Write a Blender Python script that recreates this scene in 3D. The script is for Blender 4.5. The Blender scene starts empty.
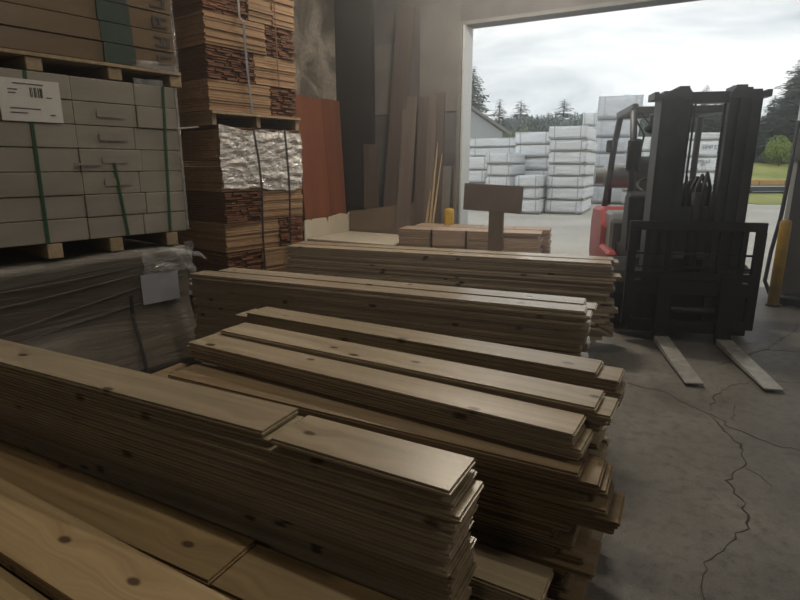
import bpy, bmesh, math, random
from math import pi, sin, cos, radians as R
from mathutils import Vector, Matrix, noise as mnoise
random.seed(7)
S = bpy.context.scene
COL = S.collection

# ------------------------------------------------------------------ camera, sky, added fill lamps, exposure
cd = bpy.data.cameras.new('camera'); cam = bpy.data.objects.new('camera', cd); COL.objects.link(cam)
cd.sensor_width = 36.0; cd.lens = 550 * 36 / 800; cd.clip_start = .05; cd.clip_end = 600
cam.location = (0, 0, 1.5); cam.rotation_euler = (R(90) - math.atan(134 / 550), 0, R(29.1))
S.camera = cam
S.view_settings.view_transform = 'Standard'; S.view_settings.look = 'None'
S.view_settings.exposure = 0.84; S.view_settings.gamma = 1.0
S.view_settings.use_curve_mapping = False
S.cycles.use_denoising = True
S.cycles.max_bounces = 8; S.cycles.diffuse_bounces = 5; S.cycles.transparent_max_bounces = 12

W = bpy.data.worlds.new('overcast_sky'); S.world = W; W.use_nodes = True
wn = W.node_tree; wn.nodes.clear()
def wadd(t, **k):
    n = wn.nodes.new(t)
    for a, b in k.items(): setattr(n, a, b)
    return n
wo = wadd('ShaderNodeOutputWorld'); wb = wadd('ShaderNodeBackground'); wtc = wadd('ShaderNodeTexCoord')
wmap = wadd('ShaderNodeMapping'); wmap.inputs['Scale'].default_value = (1, 1, 3.6)
wnz = wadd('ShaderNodeTexNoise'); wnz.inputs['Scale'].default_value = 3.2; wnz.inputs['Detail'].default_value = 8; wnz.inputs['Roughness'].default_value = .56
wnz.inputs['Distortion'].default_value = .35
wr = wadd('ShaderNodeValToRGB')
wr.color_ramp.elements[0].position = .36; wr.color_ramp.elements[0].color = (.50, .56, .60, 1)
wr.color_ramp.elements[1].position = .60; wr.color_ramp.elements[1].color = (.90, .92, .92, 1)
e_ = wr.color_ramp.elements.new(.48); e_.color = (.70, .745, .765, 1)
wn.links.new(wtc.outputs['Generated'], wmap.inputs[0]); wn.links.new(wmap.outputs[0], wnz.inputs['Vector'])
wn.links.new(wnz.outputs['Fac'], wr.inputs[0]); wn.links.new(wr.outputs[0], wb.inputs[0]); wn.links.new(wb.outputs[0], wo.inputs[0])
SKY = .80
wb.inputs['Strength'].default_value = SKY

FILL_POS = [(-1.4, 2.7, 'the plank piles', 19), (-2.3, 6.1, 'the aisle before the open door', 85), (5.2, 2.6, 'the open floor', 50), (-1.0, -3.4, 'the rear of the hall', 11)]  # added overhead fill lamps, out of view, to brighten the dim interior
for i, (lx, ly, lw, watt) in enumerate(FILL_POS):
    ld = bpy.data.lights.new('fill_light', 'AREA'); ld.shape = 'RECTANGLE'; ld.size = 1.15; ld.size_y = .14
    ld.energy = watt; ld.color = (1.0, .89, .73)
    lo = bpy.data.objects.new('fill_light', ld); COL.objects.link(lo); lo.location = (lx, ly, 4.62)
# ------------------------------------------------------------------ helpers
def setp(o, label=None, cat=None, group=None, kind=None):
    if label: o['label'] = label
    if cat: o['category'] = cat
    if group: o['group'] = group
    if kind: o['kind'] = kind
    return o
def empty(name, loc=(0, 0, 0), rz=0, **k):
    o = bpy.data.objects.new(name, None); COL.objects.link(o); o.location = loc; o.rotation_euler = (0, 0, rz)
    o.empty_display_size = .1
    return setp(o, **k)
class MB:
    def __init__(s): s.v = []; s.f = []
    def add(s, vs, fs, M=None):
        b = len(s.v)
        s.v += [tuple(M @ Vector(v)) if M else tuple(v) for v in vs]
        s.f += [tuple(b + i for i in f) for f in fs]
        return s
    def box(s, x0, x1, y0, y1, z0, z1, M=None):
        return s.add([(x0, y0, z0), (x1, y0, z0), (x1, y1, z0), (x0, y1, z0), (x0, y0, z1), (x1, y0, z1), (x1, y1, z1), (x0, y1, z1)],
                     [(0, 3, 2, 1), (4, 5, 6, 7), (0, 1, 5, 4), (1, 2, 6, 5), (2, 3, 7, 6), (3, 0, 4, 7)], M)
    def prism(s, pts, y0, y1, axis='y', M=None):
        n = len(pts)
        def P(a, b, c): return {'y': (a, c, b), 'x': (c, a, b), 'z': (a, b, c)}[axis]
        vs = [P(a, b, y0) for a, b in pts] + [P(a, b, y1) for a, b in pts]
        fs = [tuple(range(n)), tuple(range(2 * n - 1, n - 1, -1))] + [(i, n + i, n + (i + 1) % n, (i + 1) % n) for i in range(n)]
        return s.add(vs, fs, M)
    def tube(s, pts, r, seg=8, closed=False, M=None):
        pts = [Vector(p) for p in pts]; n = len(pts); b0 = len(s.v); vs = []; up = None
        rr = r if isinstance(r, (list, tuple)) else [r] * n
        for i, p in enumerate(pts):
            if closed: t = pts[(i + 1) % n] - pts[i - 1]
            else: t = pts[min(i + 1, n - 1)] - pts[max(i - 1, 0)]
            t.normalize()
            if up is None: up = t.orthogonal().normalized()
            up = (up - t * up.dot(t)).normalized(); sd = t.cross(up)
            vs += [p + (up * cos(2 * pi * k / seg) + sd * sin(2 * pi * k / seg)) * rr[i] for k in range(seg)]
        fs = []
        m = n if closed else n - 1
        for i in range(m):
            j = (i + 1) % n
            fs += [(i * seg + k, i * seg + (k + 1) % seg, j * seg + (k + 1) % seg, j * seg + k) for k in range(seg)]
        if not closed: fs += [tuple(range(seg - 1, -1, -1)), tuple((n - 1) * seg + k for k in range(seg))]
        return s.add(vs, fs, M)
    def lathe(s, prof, seg=24, M=None):          # prof (r, z) about z
        n = len(prof); vs = []
        for r, z in prof: vs += [(r * cos(2 * pi * k / seg), r * sin(2 * pi * k / seg), z) for k in range(seg)]
        fs = []
        for i in range(n - 1): fs += [(i * seg + k, i * seg + (k + 1) % seg, (i + 1) * seg + (k + 1) % seg, (i + 1) * seg + k) for k in range(seg)]
        if prof[0][0] > 0: fs.append(tuple(range(seg - 1, -1, -1)))
        if prof[-1][0] > 0: fs.append(tuple((n - 1) * seg + k for k in range(seg)))
        return s.add(vs, fs, M)
    def mesh(s, name, smooth=False):
        m = bpy.data.meshes.new(name); m.from_pydata(s.v, [], s.f); m.update()
        if smooth: m.polygons.foreach_set('use_smooth', [True] * len(m.polygons))
        return m
    def build(s, name, mat, parent=None, smooth=False, bevel=0, loc=None, rot=None, **k):
        m = s.mesh(name, smooth)
        if bevel:
            bm = bmesh.new(); bm.from_mesh(m)
            bmesh.ops.bevel(bm, geom=[e for e in bm.edges if len(e.link_faces) == 2 and e.calc_face_angle(0) > .6], offset=bevel, segments=1, affect='EDGES', clamp_overlap=True)
            bm.to_mesh(m); bm.free()
        return link(name, m, mat, parent, loc, rot, **k)
def link(name, m, mat, parent=None, loc=None, rot=None, **k):
    o = bpy.data.objects.new(name, m); COL.objects.link(o)
    if mat and not m.materials: m.materials.append(mat)
    if parent: o.parent = parent
    if loc: o.location = loc
    if rot: o.rotation_euler = rot
    return setp(o, **k)
def copy_tree(o, parent=None):
    c = o.copy(); COL.objects.link(c); c.parent = parent
    for ch in list(o.children): copy_tree(ch, c)
    return c
ORD = ('top second third fourth fifth sixth seventh eighth ninth tenth eleventh twelfth thirteenth fourteenth fifteenth sixteenth seventeenth '
       'eighteenth nineteenth twentieth').split() + ['twenty-' + w for w in 'first second third fourth fifth sixth seventh eighth ninth'.split()] + ['thirtieth'] + ['thirty-' + w for w in 'first second third fourth fifth'.split()]

# ------------------------------------------------------------------ materials
class NT:
    def __init__(s, name):
        s.m = bpy.data.materials.new(name); s.m.use_nodes = True; s.t = s.m.node_tree
        s.b = s.t.nodes['Principled BSDF']; s.out = s.t.nodes['Material Output']
    def n(s, typ, _out=0, **k):
        nd = s.t.nodes.new(typ)
        for a, v in k.items():
            if a.startswith('i_'):
                key = a[2:]; key = int(key) if key.isdigit() else key.replace('_', ' ')
                s.set(nd.inputs[key], v)
            else: setattr(nd, a, v)
        return nd.outputs[_out]
    def set(s, inp, v):
        if isinstance(v, bpy.types.NodeSocket): s.t.links.new(v, inp)
        else: inp.default_value = v
    def math(s, op, a, b=0.0, c=None, clamp=False):
        nd = s.t.nodes.new('ShaderNodeMath'); nd.operation = op; nd.use_clamp = clamp
        s.set(nd.inputs[0], a); s.set(nd.inputs[1], b)
        if c is not None: s.set(nd.inputs[2], c)
        return nd.outputs[0]
    def ramp(s, fac, *els):
        nd = s.t.nodes.new('ShaderNodeValToRGB'); s.t.links.new(fac, nd.inputs[0]); cr = nd.color_ramp
        while len(cr.elements) < len(els): cr.elements.new(.5)
        for e, (p, c) in zip(cr.elements, els):
            e.position = p; e.color = (c, c, c, 1) if isinstance(c, (int, float)) else (*c, 1)
        return nd.outputs[0]
    def mix(s, fac, a, b, mode='MIX'):
        nd = s.t.nodes.new('ShaderNodeMix'); nd.data_type = 'RGBA'; nd.blend_type = mode
        s.set(nd.inputs[0], fac); s.set(nd.inputs[6], a if not isinstance(a, tuple) else (*a, 1)); s.set(nd.inputs[7], b if not isinstance(b, tuple) else (*b, 1))
        return nd.outputs[2]
    def coords(s, scale=(1, 1, 1), rnd=True, kind='Object'):
        c = s.n('ShaderNodeTexCoord', {'Generated': 0, 'Object': 3}[kind])
        if rnd:
            r = s.n('ShaderNodeObjectInfo', 5); off = s.n('ShaderNodeCombineXYZ', i_0=s.math('MULTIPLY', r, 37.0), i_1=s.math('MULTIPLY', r, 91.0), i_2=s.math('MULTIPLY', r, 53.0))
            c = s.n('ShaderNodeVectorMath', operation='ADD', i_0=c, i_1=off)
        if scale != (1, 1, 1): c = s.n('ShaderNodeVectorMath', operation='MULTIPLY', i_0=c, i_1=scale)
        return c
    def bump(s, h, strength=.3, dist=.01):
        s.set(s.b.inputs['Normal'], s.n('ShaderNodeBump', i_Strength=strength, i_Distance=dist, i_Height=h))
    def fin(s, col=None, rough=None, metal=None, spec=None):
        if col is not None: s.set(s.b.inputs['Base Color'], col if not isinstance(col, tuple) else (*col, 1))
        if rough is not None: s.set(s.b.inputs['Roughness'], rough)
        if metal is not None: s.set(s.b.inputs['Metallic'], metal)
        if spec is not None: s.set(s.b.inputs['Specular IOR Level'], spec)
        return s.m

def wood(name, dark, light, knots=True, rough=.5, var=.25, knotc=(.075, .038, .018), gscale=1.0, axis=0):
    t = NT(name)
    c = t.coords()
    sx = t.n('ShaderNodeSeparateXYZ', 0, i_0=c); sep = sx.node
    a = [sep.outputs[i] for i in range(3)]
    if axis: a = [a[axis]] + [a[i] for i in range(3) if i != axis]
    X, Y, Z = a
    k = None
    if knots:
        kv = t.n('ShaderNodeCombineXYZ', i_0=t.math('MULTIPLY', X, 2.9), i_1=t.math('MULTIPLY', Y, 5.2), i_2=0.0)
        vn = t.t.nodes.new('ShaderNodeTexVoronoi'); vn.voronoi_dimensions = '2D'; vn.inputs['Scale'].default_value = 1.0; t.t.links.new(kv, vn.inputs['Vector'])
        d = vn.outputs['Distance']; cr = t.n('ShaderNodeSeparateColor', 0, i_0=vn.outputs['Color'])
        keep = t.math('GREATER_THAN', cr, .42)
        rad = t.math('MULTIPLY_ADD', cr, .05, .05)
        q = t.math('DIVIDE', d, rad)
        k = t.math('MULTIPLY', t.ramp(q, (.55, 1.0), (1.05, 0.0)), keep)
        fall = t.math('MULTIPLY', t.ramp(d, (.0, 1.0), (.32, 0.0)), .035)
        Y = t.math('ADD', Y, fall)
    gv = t.n('ShaderNodeCombineXYZ', i_0=t.math('MULTIPLY', X, 1.1 * gscale), i_1=t.math('MULTIPLY', Y, 34 * gscale), i_2=t.math('MULTIPLY', Z, 34 * gscale))
    g = t.n('ShaderNodeTexNoise', i_Vector=gv, i_Scale=1.0, i_Detail=5.0, i_Roughness=.6, i_Distortion=.25)
    b = t.n('ShaderNodeTexNoise', i_Vector=t.n('ShaderNodeCombineXYZ', i_0=t.math('MULTIPLY', X, 1.2), i_1=t.math('MULTIPLY', Y, 6), i_2=t.math('MULTIPLY', Z, 6)), i_Scale=1.0, i_Detail=3.0)
    col = t.mix(t.ramp(g, (.33, 0.0), (.66, 1.0)), dark, light)
    col = t.mix(t.math('MULTIPLY', t.ramp(b, (.42, 0.0), (.75, 1.0)), .35), col, tuple(x * .72 for x in dark))
    r = t.n('ShaderNodeObjectInfo', 5)
    v = t.math('MULTIPLY_ADD', r, var, 1.0 - var * .6)
    col = t.mix(1.0, col, t.n('ShaderNodeCombineColor', i_0=v, i_1=v, i_2=t.math('POWER', v, 1.25)), 'MULTIPLY')
    if knots: col = t.mix(t.math('MULTIPLY', k, .93), col, knotc)
    t.bump(g, .12, .004)
    return t.fin(col, rough, spec=.55)

def plain(name, col, rough=.6, metal=0.0, var=.12, scale=4.0, bump=0.0, spec=.4, dirt=None):
    t = NT(name); c = t.coords(rnd=False)
    nz = t.n('ShaderNodeTexNoise', i_Vector=c, i_Scale=scale, i_Detail=5.0, i_Roughness=.6)
    d = dirt or tuple(x * (1 - 2 * var) for x in col)
    cc = t.mix(t.ramp(nz, (.35, 0.0), (.7, 1.0)), d, col)
    if bump: t.bump(nz, bump, .01)
    return t.fin(cc, rough, metal, spec)

M = {}
M['pine'] = wood('pine_board', (.335, .265, .175), (.53, .44, .315), rough=.33)
M['pine_far'] = wood('weathered_pine', (.35, .285, .21), (.57, .48, .375), rough=.24)
M['pine_low'] = wood('fresh_pine', (.36, .25, .125), (.54, .40, .215), rough=.5)
M['pine_amber_shaded'] = wood('shaded_amber_pine', (.27, .18, .085), (.43, .31, .155), rough=.5)  # amber tint with the inner column's shadow put into its colour
M['pine_brown'] = wood('brown_pine', (.20, .135, .07), (.34, .245, .145), rough=.5)  # darker, browner pine for the ragged front of the middle pile
M['lumber'] = wood('old_lumber', (.25, .18, .11), (.42, .31, .20), knots=False, rough=.7)
M['dunnage'] = wood('dunnage_wood', (.34, .25, .15), (.50, .38, .25), knots=False, rough=.7)
M['cedar_light'] = wood('cedar_edge', (.31, .17, .085), (.56, .365, .21), knots=False, rough=.75, gscale=1.2, axis=1)
M['cedar_dark'] = wood('cedar_end', (.16, .062, .030), (.30, .13, .062), knots=False, rough=.8, gscale=1.2, axis=1)
M['cedar_pack'] = wood('grey_cedar', (.30, .21, .15), (.52, .40, .31), knots=False, rough=.7)
M['black_void'] = plain('dark_gap', (.012, .009, .007), .9)
M['orange_ply'] = wood('red_brown_plywood', (.19, .062, .030), (.29, .105, .052), knots=False, rough=.55, var=.12, gscale=.5, axis=2)
M['white_sheet'] = plain('white_panel', (.72, .66, .54), .5, var=.06, scale=3)
M['brown_sheet'] = plain('brown_board', (.22, .17, .13), .7, var=.1, scale=6)
M['sign_brown'] = plain('sign_board', (.36, .29, .24), .7, var=.1, scale=6)
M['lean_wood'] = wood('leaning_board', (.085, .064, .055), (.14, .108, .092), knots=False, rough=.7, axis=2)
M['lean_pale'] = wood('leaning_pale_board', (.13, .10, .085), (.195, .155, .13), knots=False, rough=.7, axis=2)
M['stick'] = wood('split_stick', (.50, .36, .20), (.72, .56, .36), knots=False, rough=.7, axis=2)
M['steel_dark'] = plain('dark_painted_steel', (.066, .075, .082), .5, .3, var=.25, scale=6, spec=.5)
M['steel_black'] = plain('black_steel', (.018, .018, .019), .55, .2, var=.25, scale=9)
M['steel_worn'] = plain('worn_fork_steel', (.62, .61, .58), .42, .45, var=.22, scale=14)
M['rubber'] = plain('tyre_rubber', (.020, .020, .021), .85, scale=20, bump=.3)
M['red_paint'] = plain('red_paint', (.36, .055, .055), .5, var=.1)
M['grey_paint'] = plain('grey_paint', (.20, .21, .22), .4, .2)
M['hub'] = plain('dull_hub', (.16, .155, .145), .5, .4)
M['tank'] = plain('gas_tank_grey', (.33, .35, .36), .4, .5, var=.08)
M['chain'] = plain('chain_steel', (.10, .10, .10), .5, .7, scale=60, var=.3)
M['seat'] = plain('black_vinyl', (.02, .02, .02), .5)
M['glass_dark'] = plain('mirror_glass', (.06, .065, .07), .08, .6)
M['lamp_glass'] = plain('headlamp_glass', (.5, .5, .48), .15)
M['yellow'] = plain('yellow_paint', (.62, .40, .02), .5, var=.15, scale=7, dirt=(.33, .20, .03))
M['black_rubber'] = plain('black_rubber_hose', (.02, .02, .022), .6)
M['jamb'] = plain('pale_jamb_metal', (.56, .59, .60), .35, .0, var=.04)
M['strap_green'] = plain('green_strap', (.032, .105, .055), .35)
M['strap_steel'] = plain('steel_strap', (.45, .44, .42), .3, .8)
M['strap_grey'] = plain('grey_band', (.50, .51, .52), .5)
M['strap_dark'] = plain('dark_strap', (.05, .05, .055), .4, .4)
M['paper'] = plain('paper_label', (.78, .76, .73), .6, var=.03)
M['ink'] = plain('dark_ink', (.08, .075, .07), .7)
M['blue_paper'] = plain('bluish_label', (.40, .42, .47), .25, var=.04)
M['grey_patch'] = plain('grey_print', (.36, .34, .31), .4)
M['teal'] = plain('teal_print', (.060, .090, .078), .4, var=.12, scale=3)
M['sky_unit_ink'] = plain('print_ink', (.17, .20, .22), .7)

def pack_mat(name, col, var=.1, rough=.28):
    t = NT(name); c = t.coords((1, 1, 1))
    r = t.n('ShaderNodeObjectInfo', 5)
    nz = t.n('ShaderNodeTexNoise', i_Vector=t.n('ShaderNodeVectorMath', operation='MULTIPLY', i_0=c, i_1=(1, 1.2, 7)), i_Scale=2.0, i_Detail=4.0)
    v = t.math('MULTIPLY_ADD', r, var, 1 - var * .5)
    cc = t.mix(t.ramp(nz, (.35, 0.0), (.7, 1.0)), tuple(x * .82 for x in col), col)
    cc = t.mix(1.0, cc, t.n('ShaderNodeCombineColor', i_0=v, i_1=v, i_2=v), 'MULTIPLY')
    t.bump(nz, .25, .01)
    return t.fin(cc, rough, spec=.45)
M['white_pack'] = pack_mat('white_board_pack', (.38, .35, .305))
M['brown_pack'] = pack_mat('brown_board_pack', (.235, .17, .11), .2)
def film_mat(name, col, rough, wr, alpha=1.0, metal=0.0, scale=3.0, stretch=(1, 1, 5), dist=.03, shade=.75):
    t = NT(name); c = t.coords(stretch, rnd=True)
    nz = t.n('ShaderNodeTexNoise', i_Vector=c, i_Scale=scale, i_Detail=6.0, i_Roughness=.65, i_Distortion=1.2)
    cc = t.mix(t.ramp(nz, (.35, 0.0), (.68, 1.0)), tuple(x * shade for x in col), col)
    t.bump(nz, wr, dist)
    m = t.fin(cc, rough, metal, .6)
    t.b.inputs['Alpha'].default_value = alpha
    return m
M['grey_film'] = film_mat('grey_stretch_film', (.135, .118, .096), .3, .5, 1.0, scale=2.2, stretch=(1, .35, 3))
M['clear_film'] = film_mat('crinkled_clear_film', (.72, .72, .72), .16, .9, .42, .3, scale=7, stretch=(1, 1, 1))
M['silver_film'] = film_mat('crinkled_silver_film', (.86, .84, .82), .2, 1.0, .85, .3, scale=5, stretch=(1, 1, 3.4))
M['white_wrap'] = film_mat('white_lumber_wrap', (.92, .935, .935), .35, 1.0, scale=3.0, stretch=(1, 1, 1.8), dist=.07, shade=.92)
M['grey_wrap'] = film_mat('pale_grey_lumber_wrap', (.70, .715, .745), .4, .5, scale=2.0, stretch=(1, 1, 1))
M['yard_bearer'] = wood('yard_bearer', (.27, .24, .20), (.42, .36, .29), knots=False, rough=.8)

def concrete():
    t = NT('stained_concrete'); c = t.coords(rnd=False)
    a = t.n('ShaderNodeTexNoise', i_Vector=c, i_Scale=1.1, i_Detail=7.0, i_Roughness=.62)
    b = t.n('ShaderNodeTexNoise', i_Vector=c, i_Scale=16.0, i_Detail=6.0, i_Roughness=.7)
    f = t.n('ShaderNodeTexNoise', i_Vector=c, i_Scale=140.0, i_Detail=2.0)
    col = t.mix(t.ramp(a, (.35, 0.0), (.65, 1.0)), (.120, .112, .103), (.235, .225, .21))
    col = t.mix(t.math('MULTIPLY', t.ramp(b, (.48, 0.0), (.66, 1.0)), .7), col, (.075, .069, .062))
    col = t.mix(t.math('MULTIPLY', t.ramp(f, (.55, 0.0), (.72, 1.0)), .45), col, (.34, .33, .31))
    t.bump(t.math('ADD', b, t.math('MULTIPLY', f, .35)), .35, .01)
    return t.fin(col, t.ramp(a, (.3, .42), (.7, .62)), spec=.4)
M['concrete'] = concrete()
M['crack'] = plain('crack_dirt', (.055, .050, .045), .9)
def wall_left_mat():
    t = NT('mottled_old_plaster'); c = t.coords(rnd=False)
    a = t.n('ShaderNodeTexNoise', i_Vector=c, i_Scale=1.6, i_Detail=8.0, i_Roughness=.65, i_Distortion=.8)
    b = t.n('ShaderNodeTexNoise', i_Vector=c, i_Scale=5.0, i_Detail=8.0, i_Roughness=.7, i_Distortion=2.0)
    cr = t.math('ABSOLUTE', t.math('SUBTRACT', b, .5))
    col = t.mix(t.ramp(a, (.40, 0.0), (.62, 1.0)), (.15, .13, .105), (.56, .51, .45))
    col = t.mix(t.math('MULTIPLY', t.ramp(cr, (.0, 1.0), (.022, 0.0)), .8), col, (.07, .06, .05))
    t.bump(b, .5, .02)
    return t.fin(col, .8, spec=.25)
M['wall_plaster'] = wall_left_mat()
M['wall_dark'] = plain('dark_board_wall', (.16, .15, .15), .75, var=.25, scale=1.4, bump=.15, dirt=(.075, .068, .066))
M['wall_patch'] = plain('grey_wall_patch', (.23, .22, .21), .75, var=.2, scale=2.2, bump=.15)
M['post_black'] = plain('black_corner_post', (.022, .019, .020), .7, var=.2)
M['ceil'] = plain('dark_roof', (.10, .09, .085), .8)
def ground_mat():
    t = NT('yard_gravel'); c = t.coords(rnd=False)
    a = t.n('ShaderNodeTexNoise', i_Vector=c, i_Scale=.5, i_Detail=6.0)
    b = t.n('ShaderNodeTexNoise', i_Vector=c, i_Scale=18.0, i_Detail=6.0, i_Roughness=.75)
    col = t.mix(t.ramp(a, (.35, 0.0), (.65, 1.0)), (.42, .39, .335), (.57, .535, .465))
    col = t.mix(t.math('MULTIPLY', t.ramp(b, (.45, 0.0), (.62, 1.0)), .6), col, (.56, .54, .50))
    t.bump(b, .6, .02)
    return t.fin(col, .9, spec=.2)
M['gravel'] = ground_mat()
def grass_mat():
    t = NT('mown_grass'); c = t.coords(rnd=False)
    a = t.n('ShaderNodeTexNoise', i_Vector=c, i_Scale=.35, i_Detail=8.0, i_Roughness=.7)
    return t.fin(t.mix(t.ramp(a, (.35, 0.0), (.65, 1.0)), (.20, .24, .06), (.40, .38, .13)), .9, spec=.2)
M['grass'] = grass_mat()
M['straw'] = plain('dry_straw', (.55, .33, .13), .9, scale=3)
def leaf(name, c0, c1):
    t = NT(name); c = t.coords(rnd=True)
    a = t.n('ShaderNodeTexNoise', i_Vector=c, i_Scale=1.6, i_Detail=6.0)
    return t.fin(t.mix(t.ramp(a, (.35, 0.0), (.65, 1.0)), c0, c1), .8, spec=.2)
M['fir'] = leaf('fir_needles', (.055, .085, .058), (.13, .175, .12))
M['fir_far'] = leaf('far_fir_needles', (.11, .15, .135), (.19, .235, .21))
M['bush'] = leaf('bright_leaves', (.13, .19, .035), (.30, .36, .08))
M['decid'] = leaf('olive_leaves', (.16, .19, .10), (.30, .33, .19))
M['bark'] = plain('bark', (.10, .075, .055), .9)
M['grey_siding'] = plain('grey_siding', (.40, .42, .43), .7, var=.05)
M['roof_grey'] = plain('roof_grey', (.22, .22, .21), .8)
M['white_siding'] = plain('white_siding', (.80, .80, .78), .6, var=.05)
M['fill_shell'] = plain('fill_shell', (.75, .75, .73), .5)
te = NT('fill_tube_glow'); te.fin((.9, .9, .85)); te.b.inputs['Emission Color'].default_value = (1, .82, .58, 1); te.b.inputs['Emission Strength'].default_value = 3
M['glow'] = te.m

# ------------------------------------------------------------------ the setting
XL, YD, ZC, XR = -5.6, 8.0, 5.2, 7.4
def struct(name, mb, mat, **k): return mb.build(name, mat, kind='structure', **k)
floor = struct('floor', MB().box(XL - .25, XR + .25, -7.2, YD + .25, -.2, 0), M['concrete'])
struct('ground', MB().box(-220, 220, YD + .25, 330, -.24, -.02), M['gravel'])
struct('wall_left', MB().box(XL - .25, XL, -7, YD, 0, ZC), M['wall_plaster'])
struct('wall_right', MB().box(XR, XR + .25, -7, YD + .25, 0, ZC), M['wall_dark'])
struct('ceiling', MB().box(XL - .25, XR + .25, -7.2, YD + .25, ZC, ZC + .2), M['ceil'])
DX0, DX1, DH = -3.36, .79, 3.47
door_wall = struct('wall_back', MB().box(XL - .25, DX0 - .03, YD, YD + .25, 0, ZC).box(DX1 + .05, 2.5, YD, YD + .25, 0, ZC).box(6.6, XR, YD, YD + .25, 0, ZC).box(2.5, 6.6, YD, YD + .25, DH, ZC).box(DX0 - .03, DX1 + .05, YD, YD + .25, DH, ZC), M['wall_dark'])  # right-hand bay opening is added, out of view, to let in more daylight
struct('wall_front', MB().box(XL, XR, -7.2, -7, 0, ZC), M['wall_dark'])
pl = bpy.data.lights.new('door_portal', 'AREA'); pl.shape = 'RECTANGLE'; pl.size = 4.0; pl.size_y = 3.5; pl.cycles.is_portal = True
po = bpy.data.objects.new('door_portal', pl); COL.objects.link(po); po.location = (-1.2, YD + .3, 1.77); po.rotation_euler = (R(-90), 0, 0)
pl2 = bpy.data.lights.new('added_bay_portal', 'AREA'); pl2.shape = 'RECTANGLE'; pl2.size = 4.1; pl2.size_y = 3.5; pl2.cycles.is_portal = True  # portal for the added second bay
po2 = bpy.data.objects.new('added_bay_portal', pl2); COL.objects.link(po2); po2.location = (4.55, YD + .3, 1.77); po2.rotation_euler = (R(-90), 0, 0)
# door trims: pale jambs, dark lining
struct('trim_1', MB().box(DX0 - .03, DX0, YD - .04, YD + .27, 0, DH), M['jamb'])
struct('trim_2', MB().box(DX1, DX1 + .045, YD - .03, YD + .27, 0, DH), M['jamb'])
struct('trim_3', MB().box(DX0 - .1, DX1 + .05, YD - .02, YD + .27, DH, DH + .05), M['roof_grey'])
struct('trim_4', MB().box(DX0 - .10, DX0 - .04, YD - .05, YD, 0, DH + .02), M['roof_grey'])
# corner column, patches of lighter wall board
struct('pillar_corner', MB().box(XL, XL + .68, YD - .10, YD, 0, ZC), M['post_black'])
struct('wall_panel', MB().box(-4.90, -4.49, YD - .02, YD, 2.3, 3.34), M['wall_patch'], parent=door_wall)
struct('wall_panel', MB().box(-4.1, -3.45, YD - .015, YD, 2.3, 3.8), M['wall_patch'], parent=door_wall)
# cracks in the slab
def crack(pts, w0, w1):
    P = []
    for i in range(len(pts) - 1):
        a, b = Vector(pts[i]), Vector(pts[i + 1]); n = max(2, int((b - a).length / .035))
        for j in range(n):
            p = a.lerp(b, j / n); d = (b - a).normalized(); o = Vector((-d.y, d.x)) * random.gauss(0, .009)
            P.append(p + o)
    P.append(Vector(pts[-1])); vs = []; fs = []
    for i, p in enumerate(P):
        d = (P[min(i + 1, len(P) - 1)] - P[max(i - 1, 0)]).normalized(); w = .6 * (w0 + (w1 - w0) * i / len(P)) * random.uniform(.25, 1.4)
        nrm = Vector((-d.y, d.x)) * w / 2
        vs += [(*(p + nrm), .0), (*(p - nrm), .0), (*(p + nrm), .0012), (*(p - nrm), .0012)]
    for i in range(len(P) - 1):
        a, b = 4 * i, 4 * i + 4
        fs += [(a + 2, a + 3, b + 3, b + 2), (a, b, b + 2, a + 2), (a + 1, a + 3, b + 3, b + 1)]
    MB().add(vs, fs).build('floor_crack', M['crack'], floor)
crack([(-.4, 3.99), (-.11, 3.93), (.03, 3.77), (.15, 3.71), (.21, 3.52), (.29, 3.34), (.32, 3.13), (.23, 2.89), (.28, 2.75), (.31, 2.62), (.3, 2.51), (.21, 2.34), (.15, 2.18), (.14, 2.07), (.17, 1.8)], .015, .013)
crack([(.15, 3.71), (.27, 3.55), (.39, 3.47), (.47, 3.42), (.58, 3.41), (1.0, 3.35)], .012, .009)
crack([(.16, 3.75), (.17, 4.05), (.28, 4.3), (.45, 4.5), (.8, 4.6)], .009, .009)
crack([(.32, 3.07), (.37, 3.01), (.42, 2.94)], .009, .004)
crack([(.3, 3.92), (.27, 3.75), (.28, 3.67)], .007, .004)
crack([(.21, 4.74), (.44, 5.15), (.55, 5.33), (.64, 5.58), (.82, 6.09), (1.0, 6.8)], .014, .011)
crack([(.55, 5.33), (.8, 5.4), (1.3, 5.3)], .009, .007)
# fixture meshes for the added fill lamps, unseen above the frame
for i, (lx, ly, lw, watt) in enumerate(FILL_POS):
    t = empty('added_fill_lamp', (lx, ly, 4.64), 0, label=f'long added fill lamp, unseen, hung above {lw}', cat='lamp', group='ceiling lamps')
    MB().box(-.62, .62, -.1, .1, .01, .07).build('shell', M['fill_shell'], t)
    for s in (-.05, .05): MB().tube([(-.58, s, .0), (.58, s, .0)], .012, 8).build('fill_tube', M['glow'], t)
    for s in (-.5, .5): MB().tube([(s, 0, .06), (s, 0, .56)], .006, 6).build('hanger', M['steel_dark'], t)

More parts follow.
